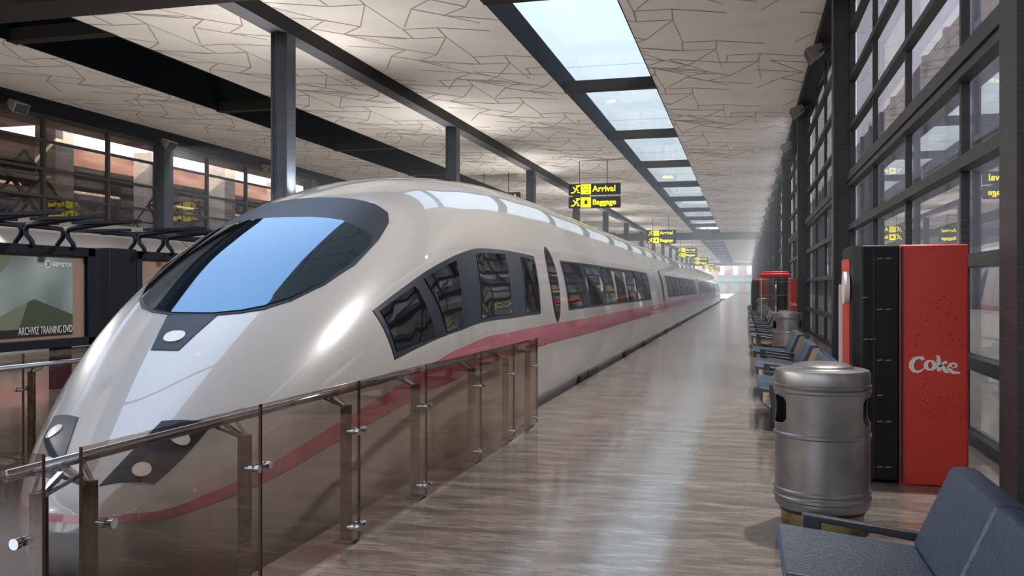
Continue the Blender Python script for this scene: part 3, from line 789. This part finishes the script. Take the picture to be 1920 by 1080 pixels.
# ------------------------------------------------------------------ hanging signs
def stroke(bm, pts, ws_, z0, z1, mi=0):
    """flat brush stroke in the x-z plane (y is depth)"""
    L, R = [], []
    for i, p in enumerate(pts):
        a = Vector(pts[max(0, i-1)]); c = Vector(pts[min(len(pts)-1, i+1)]); d = (c-a).normalized(); nn = Vector((-d.y, d.x)); wv = ws_[i] if isinstance(ws_, (list, tuple)) else ws_
        p = Vector(p); L.append(p+nn*wv/2); R.append(p-nn*wv/2)
    for i in range(len(pts)-1):
        prism(bm, [tuple(L[i]), tuple(L[i+1]), tuple(R[i+1]), tuple(R[i])], 'y', z0, z1, mi)
def sign(word, z0, z1, root):
    W_ = 2.62; h = z1-z0
    b = BM(); box(b, 0, W_, 0, .12, z0, z1); bd = bevel(build('sign_board', b, 'sign_board', root), .07, 4)
    zc = (z0+z1)/2
    b = BM()   # arrow-like squiggle
    stroke(b, [(.14, zc-.16), (.26, zc-.16), (.34, zc-.08), (.44, zc+.1), (.54, zc+.17)], .07, -.012, 0)
    stroke(b, [(.24, zc+.12), (.32, zc+.04), (.44, zc+.0), (.50, zc-.06), (.46, zc-.14), (.58, zc-.16)], .06, -.012, 0)
    stroke(b, [(.38, zc+.18), (.60, zc+.19)], .06, -.012, 0)
    build('arrow_symbol', b, 'sign_yellow', bd)
    b = BM(); box(b, .63, 1.14, -.012, 0, z0+.04, z1-.04); ic = build('icon_panel', b, 'sign_yellow', bd)
    b = BM()
    if word == 'Arrival':
        stroke(b, [(.72, zc+.13), (.80, zc+.13)], .03, -.018, -.012); stroke(b, [(.95, zc+.15), (1.03, zc+.15)], .03, -.018, -.012)
        stroke(b, [(.74, zc-.02), (.92, zc-.02), (1.04, zc+.06)], .02, -.018, -.012); stroke(b, [(.90, zc-.15), (1.03, zc-.15), (1.03, zc-.02)], .025, -.018, -.012)
    else:
        for q in (((.72, zc+.13), (.72, zc-.15)), ((1.06, zc+.13), (1.06, zc-.15)), ((.80, zc+.15), (.98, zc+.15))): stroke(b, list(q), .02, -.018, -.012)
        box(b, .82, .97, -.018, -.012, zc-.09, zc+.10)
    build('icon', b, 'sign_board', ic)
    text('lettering', word, .42 if word == 'Arrival' else .37, 'sign_yellow', bd, (1.21, -.001, zc-.13), (pi/2, 0, 0), .008, 0., 'LEFT', 1.0 if word == 'Arrival' else 1.0, .014)
def rods(root, zt):
    for x in (.55, 1.95):
        b = BM(); tube(b, [(x, .06, 5.47), (x, .06, zt)], .018, 8); build('hanging_rod', b, 'black', root)
SL = ['hanging yellow-on-black Arrival and Baggage sign nearest the camera, above the train roof']
def hsign(loc, label, grp):
    r = thing('hanging_sign', label, 'sign', loc, 0, grp)
    sign('Arrival', 6.12, 6.70, r); sign('Baggage', 5.47, 6.05, r); rods(r, HC)
    return r
hs = hsign((-8.52, 43.6, 0), 'yellow and black hanging sign reading Arrival and Baggage, nearest the camera', 'hanging signs above the train')
for k in range(1, 6):
    dup(hs, (-8.52, 43.6+36.4*k, 0), 'hanging Arrival and Baggage sign, %s of its row towards the far end' % nth(k))
for k in range(0, 3):
    dup(hs, (-14.35, 46.5+36.4*k, 0), 'hanging sign behind the train roof with only its rods showing, %s of that row' % nth(k), 'hanging signs hidden behind the train')

# ------------------------------------------------------------------ floodlights
def flood(loc, side, label, grp):
    r = thing('floodlight', label, 'floodlight', loc, 0, grp)
    s = side
    # housing: tapered box tilted down towards the hall; local x>0 is into the hall when s=1
    b = BM()
    F = [(.34*s, -.30, -.18), (.34*s, .30, -.18), (.50*s, .30, .12), (.50*s, -.30, .12)]; B_ = [(.02*s, -.2, .06), (.02*s, .2, .06), (.10*s, .2, .28), (.10*s, -.2, .28)]
    Fv = [b.verts.new(p) for p in F]; Bv = [b.verts.new(p) for p in B_]
    b.faces.new(Fv); b.faces.new(Bv[::-1])
    for i in range(4): b.faces.new((Fv[i], Fv[(i+1) % 4], Bv[(i+1) % 4], Bv[i]))
    bevel(build('housing', b, 'flood', r), .02)
    b = BM(); e1 = Vector(F[0]); nx = Vector((.02*s, 0, -.012))
    q = [Vector(p)+nx*(.6) for p in F]; c_ = sum(q, Vector())/4; q = [c_+(p-c_)*.84 for p in q]; q2 = [p-nx*2 for p in q]
    A = [b.verts.new(p) for p in q]; Bq = [b.verts.new(p) for p in q2]; b.faces.new(A); b.faces.new(Bq[::-1])
    for i in range(4): b.faces.new((A[i], A[(i+1) % 4], Bq[(i+1) % 4], Bq[i]))
    build('lens', b, 'black', r)
    b = BM(); bar(b, (-.14*s, -.24, .22), (.16*s, -.24, .02), .02, .05); bar(b, (-.14*s, .24, .22), (.16*s, .24, .02), .02, .05); bar(b, (-.14*s, -.25, .22), (-.14*s, .25, .22), .02, .06)
    bar(b, (-.14*s, 0, .22), (-.45*s, 0, .22), .05, .05)
    build('mounting_bracket', b, 'steel_dark', r)
    b = BM()
    for k in range(6): box(b, *sorted(((.02+.02)*s, (.10)*s)), -.17+.06*k, -.155+.06*k, .2, .36)
    build('cooling_fins', b, 'black', r)
    return r
LD = bpy.data.lights.new('floodlight_lamp', 'SPOT'); LD.energy = 1900; LD.spot_size = radians(100); LD.spot_blend = .35; LD.shadow_soft_size = .12; LD.color = (1, .98, .95)
def lamp(loc, s):
    o = bpy.data.objects.new('floodlight_lamp', LD); C.objects.link(o)
    o.location = (loc[0]+.47*s, loc[1], loc[2]-.06); o.rotation_euler = Vector((.66*s, 0, -.75)).to_track_quat('-Z', 'Y').to_euler()
fr_ = None
for k in range(0, 27):
    y = 23.4-7.6+7.6*k if k else 15.8
    lab = 'grey floodlight under the right ceiling edge, %s from the camera' % nth(k-1) if k else 'grey floodlight up on the right wall, just above the top edge of the picture'
    if fr_ is None: fr_ = flood((1.95, y, 7.32), -1, lab, 'floodlights on the right wall')
    else: dup(fr_, (1.95, y, 7.32), lab)
    lamp((1.95, y, 7.32), -1)
for y in (8.2,): lamp((1.95, y, 7.32), -1)
fl_ = None
for k in range(0, 8):
    y = 23.0+7.55*k
    lab = "grey floodlight topping the left glass wall, %s from the picture's left edge" % ('first' if k == 0 else nth(k))
    if fl_ is None: fl_ = flood((XL+.55, y, 7.15), 1, lab, 'floodlights on the left wall')
    else: dup(fl_, (XL+.55, y, 7.15), lab)
    lamp((XL+.55, y, 7.15), 1)
for y in (15.5, 8, .4, -7): lamp((XL+.55, y, 7.15), 1)

# ------------------------------------------------------------------ litter bins
def make_bin(loc, label, grp):
    r = thing('litter_bin', label, 'litter bin', loc, 0, grp)
    R = .288
    prof = [(.235, .12), (R-.012, .125), (R, .145)]
    def ring(z): return [(R, z-.016), (R+.007, z-.008), (R+.007, z+.008), (R, z+.016)]
    prof += ring(.19)+ring(.235)
    z = .27
    while z < .56: prof.append((R, z)); z += .05
    prof += ring(.585)
    z = .61
    while z < .835: prof.append((R, z)); z += .004
    prof += [(R, .84)]+[(R, .845), (R+.008, .852), (R+.008, .866), (R, .872), (R+.006, .88), (R+.006, .895), (R, .90), (R, .965), (R-.008, .985), (R-.03, .992), (R-.09, .992), (R-.10, 1.0)]
    for k in range(1, 9):
        t = k/8*pi/2; prof.append(((R-.10)*cos(t), 1.0+.035*sin(t)))
    prof[-1] = (0, 1.035)
    def skip(a, z):
        for c_ in (radians(-12), radians(192)):
            d = (a-c_+pi) % (2*pi)-pi
            if abs(d)*R/.135 < 1 and ((d*R/.135)**4+((z-.74)/.085)**4) < 1: return True
        return False
    b = BM(); lathe(b, prof, n=280, skip=skip); o = build('body', b, 'bin', r, True, 40)
    md = o.modifiers.new('solid', 'SOLIDIFY'); md.thickness = .004; md.offset = -1
    b = BM(); lathe(b, [(0, .10), (R-.03, .10), (R-.03, .58), (R-.035, .58), (R-.035, .11), (0, .11)], n=48); build('liner', b, 'black', r, True, 40)
    b = BM(); lathe(b, [(0, 0), (.245, 0), (.25, .02), (.25, .125), (0, .125)], n=48); build('base', b, 'bin_base', r, True, 40)
    return r
bn = make_bin((.475, 5.94, 0), 'large grey steel litter bin with domed lid beside the vending machine, nearest one', 'steel litter bins')
dup(bn, (.86, 19.3, 0), 'grey steel litter bin between benches, in front of the red-lidded glass case')
dup(bn, (.86, 43.6, 0), 'far grey steel litter bin beyond the red-lidded glass case')

# ------------------------------------------------------------------ vending machines
def vending(loc, label, grp=None):
    """origin: near left bottom corner of the side face; front faces -x"""
    r = thing('vending_machine', label, 'vending machine', loc, 0, grp)
    Wx, Ly, Hh = .81, .86, 1.83
    b = BM(); box(b, .33, Wx, 0, Ly, 0, Hh); bevel(build('cabinet', b, 'red', r), .012)
    # black door part, rounded front corners, with chamfered top
    b = BM(); prism(b, [(.33, .004), (.33, Ly-.004), (.06, Ly-.004), (.0, Ly-.08), (-.02, Ly/2), (.0, .08), (.06, .004)], 'z', .02, Hh-.0); o = build('door', b, 'vblack', r); bevel(o, .015)
    b = BM(); box(b, .335, .355, -.006, 0, .02, Hh-.02); box(b, .14, .15, -.0005, .005, .03, Hh-.03); build('door_seam', b, 'black', r)
    b = BM(); prism(b, [(-.012, .20), (-.035, Ly/2), (-.012, Ly-.12), (.0, Ly-.12), (-.01, Ly/2), (.0, .20)], 'z', .30, Hh-.10); fp = build('front_panel', b, 'red', r)
    b = BM(); box(b, -.05, -.012, Ly-.30, Ly-.26, .34, Hh-.3); build('script_strip', b, 'white', fp)
    b = BM(); tube(b, [(-.012, .25, 1.50), (-.05, .25, 1.50)], .13, 28); build('white_disc', b, 'white', fp)
    b = BM()
    for k in range(5): box(b, -.06, -.012, .12+.05*k, .15+.05*k, .62, .86)
    build('selection_buttons', b, 'white', fp)
    b = BM(); box(b, -.05, .0, .12, .55, .12, .28); build('dispenser_flap', b, 'black', r)
    # small pale scuffs / clips on the door side
    for zz, xs in ((1.72, (.19, .25)), (1.42, (.08,)), (1.33, (.19, .25)), (1.10, (.09, .14)), (.94, (.19, .25)), (.67, (.19,)), (.47, (.19, .25)), (.12, (.19, .25))):
        for x in xs:
            b = BM(); prism(b, [(x-.022, zz), (x+.02, zz+.004), (x+.022, zz+.012), (x-.015, zz+.010)], 'y', .0, .006); build('door_clip', b, 'seal', r)
    # word on the side panel
    u = lambda x, y: (.405+(x-545)*.00102, .915-(y-940)*.00098)
    b = BM()
    C_ = [(636, 900), (628, 886), (606, 882), (576, 892), (556, 922), (552, 955), (568, 985), (594, 994), (622, 984), (640, 964)]
    stroke(b, [u(*p) for p in C_], [.024, .028, .02, .026, .036, .036, .028, .018, .012, .006], -.004, 0)
    o_ = [(682+30*cos(t), 940+34*sin(t)) for t in [2*pi*k/24 for k in range(25)]]
    stroke(b, [u(*p) for p in o_], [.012+.018*abs(cos(2*pi*k/24)) for k in range(25)], -.004, 0)
    stroke(b, [u(*p) for p in [(722, 868), (738, 872), (740, 900), (742, 984)]], [.01, .022, .03, .03], -.004, 0)
    stroke(b, [u(*p) for p in [(742, 950), (765, 930), (778, 916), (796, 914)]], [.012, .014, .018, .024], -.004, 0)
    stroke(b, [u(*p) for p in [(756, 936), (772, 958), (790, 984), (812, 990)]], [.016, .03, .03, .012], -.004, 0)
    stroke(b, [u(*p) for p in [(812, 958), (850, 952), (862, 946), (856, 928), (838, 920), (820, 930), (812, 952), (818, 978), (838, 992), (866, 992), (884, 996), (874, 1002)]], [.01, .01, .016, .018, .014, .024, .032, .03, .024, .018, .012, .006], -.004, 0)
    build('lettering', b, 'white', r)
    # embossed droplet pattern in the outline of a tall bottle
    random.seed(3); b = BM()
    def half(z):
        t = (z-.50)/1.05
        if t < .42: return .17-.03*sin(t/.42*pi)
        if t < .62: return .17
        return .17-.12*(t-.62)/.38
    k = 0
    while k < 110:
        z = random.uniform(.52, 1.50); x = random.uniform(-.17, .17)
        if .84 < z < 1.06 or abs(x) > half(z): continue
        rr = random.choice((.006, .008, .011, .016)); k += 1
        cx, cz = .60+x, z
        T_ = b.verts.new((cx, -.004, cz)); ring_ = [b.verts.new((cx+rr*cos(a), -.0002, cz+rr*sin(a)*.8)) for a in [2*pi*i/8 for i in range(8)]]
        for i in range(8): b.faces.new((T_, ring_[i], ring_[(i+1) % 8]))
    build('droplet_relief', b, 'red_dark', r, True)['kind'] = 'stuff'
    b = BM()
    for x, y in ((.12, .08), (.12, Ly-.08), (Wx-.08, .08), (Wx-.08, Ly-.08)): tube(b, [(x, y, -.0), (x, y, .021)], .03, 10)
    build('feet', b, 'black', r)
    return r
vending((.815, 7.3, 0), 'big black and red drinks vending machine with Coke lettering, standing right of the near bin')
vm2 = vending((1.12, 33.0, 0), 'red and black drinks vending machine seen through the glass case')
vm3 = vending((.35, 45.3, 0), 'far black drinks vending machine with red top left of the glass case')
b = BM(); box(b, .0, .8, 0, .86, 1.83, 1.95); bevel(build('top_cap', b, 'red_cap', vm3), .03)
# glass case with red lid
r = thing('glass_case_dispenser', 'tall clear glass case with a red lid standing behind the second litter bin', 'dispenser', (.5, 31.0, 0))
b = BM(); prism(b, [(0, 0), (1.0, 0), (1.0, .85), (0, .85)], 'z', 1.86, 1.99); bevel(build('lid', b, 'red_cap', r), .03)
b = BM(); prism(b, [(.08, .08), (.92, .08), (.92, .77), (.08, .77)], 'z', 1.99, 2.06); bevel(build('lid_crown', b, 'red_cap', r), .02)
b = BM(); box(b, .05, .97, .03, .82, 0, .22); bevel(build('base', b, 'bin', r), .01)
b = BM()
for x0, x1, y0, y1 in ((.05, .97, .03, .038), (.05, .97, .81, .818), (.05, .058, .038, .81), (.962, .97, .038, .81)): box(b, x0, x1, y0, y1, .22, 1.86)
build('glass_walls', b, 'clear_glass', r)
b = BM()
for x, y in ((.045, .025), (.955, .025), (.045, .805), (.955, .805)): box(b, x, x+.02, y, y+.02, .0, 1.86)
build('corner_posts', b, 'white', r)
for z in (.75, 1.25, 1.7):
    b = BM(); box(b, .07, .95, .1, .79, z, z+.012); build('shelf', b, 'lamp_lens', r)

# ------------------------------------------------------------------ benches
def rounded(poly, r, seg=4):
    out = []
    n_ = len(poly)
    for i in range(n_):
        p = Vector(poly[i]); a = Vector(poly[i-1]); c = Vector(poly[(i+1) % n_])
        rr = r[i] if isinstance(r, (list, tuple)) else r
        d1 = (a-p); d2 = (c-p); k = min(rr, d1.length*.45, d2.length*.45); q1 = p+d1.normalized()*k; q2 = p+d2.normalized()*k
        for s in range(seg+1):
            t = s/seg; out.append(tuple((1-t)**2*q1+2*t*(1-t)*p+t*t*q2))
    return out
SEATP = rounded([(.13, .455), (.76, .385), (.76, .30), (.25, .22), (.165, .30)], [.035, .02, .02, .03, .05])
BACKP = rounded([(.70, .40), (.852, .745), (.955, .74), (1.02, .52), (1.02, .44), (.80, .30)], [.02, .03, .03, .05, .03, .03])
SIDES = [(.19, .40), (.74, .345), (.74, .30), (.26, .235), (.185, .30)]
SIDEB = [(.77, .40), (.885, .70), (.96, .70), (1.0, .52), (1.0, .45), (.82, .33)]
def bench(loc, label, modules, grp):
    """runs from local y=0 away from the camera"""
    r = thing('waiting_bench', label, 'bench', loc, 0, grp); L = .74
    for k in range(modules):
        b = BM(); prism(b, SEATP, 'y', k*L+.016, (k+1)*L-.004); bevel(build('seat', b, 'leather', r), .014, 3)
        b = BM(); prism(b, BACKP, 'y', k*L+.016, (k+1)*L-.004); bevel(build('backrest', b, 'leather', r), .018, 3)
    for y0, y1 in ((0, .0155), (modules*L-.0035, modules*L+.012)):
        b = BM(); prism(b, SIDES, 'y', y0, y1); build('side_panel', b, 'wood', r)
        b = BM(); prism(b, SIDEB, 'y', y0, y1); build('side_panel', b, 'wood', r)
    for y in (-.075, modules*L+.025):
        b = BM(); prism(b, [(.25, .49), (.78, .43), (.80, .41), (.80, .385), (.33, .455), (.33, .40), (.40, .02), (.30, .02), (.25, .40)], 'y', y, y+.05)
        bevel(build('armrest', b, 'arm_metal', r), .006)
    b = BM(); box(b, .40, .46, -.05, modules*L+.05, .14, .20); box(b, .84, .90, -.05, modules*L+.05, .14, .20)
    box(b, .30, .95, -.075, -.025, 0, .03); box(b, .30, .95, modules*L+.025, modules*L+.075, 0, .03)
    for y in (-.06, modules*L+.03): bar(b, (.86, y+.015, .02), (.86, y+.015, .42), .04, .04)
    for q in range(modules): bar(b, (.45, q*L+.37, .20), (.45, q*L+.37, .29), .05, .05); bar(b, (.87, q*L+.37, .20), (.87, q*L+.37, .36), .05, .05)
    build('frame', b, 'arm_metal', r)
    return r
bench((0, 1.92, 0), 'blue-grey leather bench in the bottom right corner, nearest to the camera', 3, 'blue-grey waiting benches')
bb0 = bench((0, 9.72, 0), 'blue-grey bench just behind the near litter bin and vending machine', 2, 'blue-grey waiting benches')
for k, y in enumerate([12.45, 15.35, 20.3, 22.85, 25.5, 28.2, 34.3, 37.1, 39.9, 47.3, 50.2, 53.0]):
    dup(bb0, (0, y, 0), 'blue-grey waiting bench along the platform, %s from the camera' % nth(k+2))

# thin bluish haze in the long hall
b = BM(); box(b, -23, 16, 24, 261, .02, 13)
hz = build('haze', b, 'seal'); tag(hz, 'thin bluish haze filling the far part of the hall', 'haze', None, 'stuff')
hm = bpy.data.materials.new('haze'); hm.use_nodes = True; hm.node_tree.nodes.remove(hm.node_tree.nodes['Principled BSDF'])
vs = hm.node_tree.nodes.new('ShaderNodeVolumeScatter'); vs.inputs['Density'].default_value = .0031; vs.inputs['Color'].default_value = (.86, .92, 1, 1)
hm.node_tree.links.new(vs.outputs[0], hm.node_tree.nodes['Material Output'].inputs['Volume']); hz.data.materials[0] = hm
S.view_settings.view_transform = 'Standard'; S.view_settings.look = 'None'; S.view_settings.gamma = 1; S.view_settings.exposure = .62
S.view_settings.use_curve_mapping = False
S.cycles.max_bounces = 10; S.cycles.diffuse_bounces = 5; S.cycles.transparent_max_bounces = 24; S.cycles.caustics_reflective = False; S.cycles.caustics_refractive = False
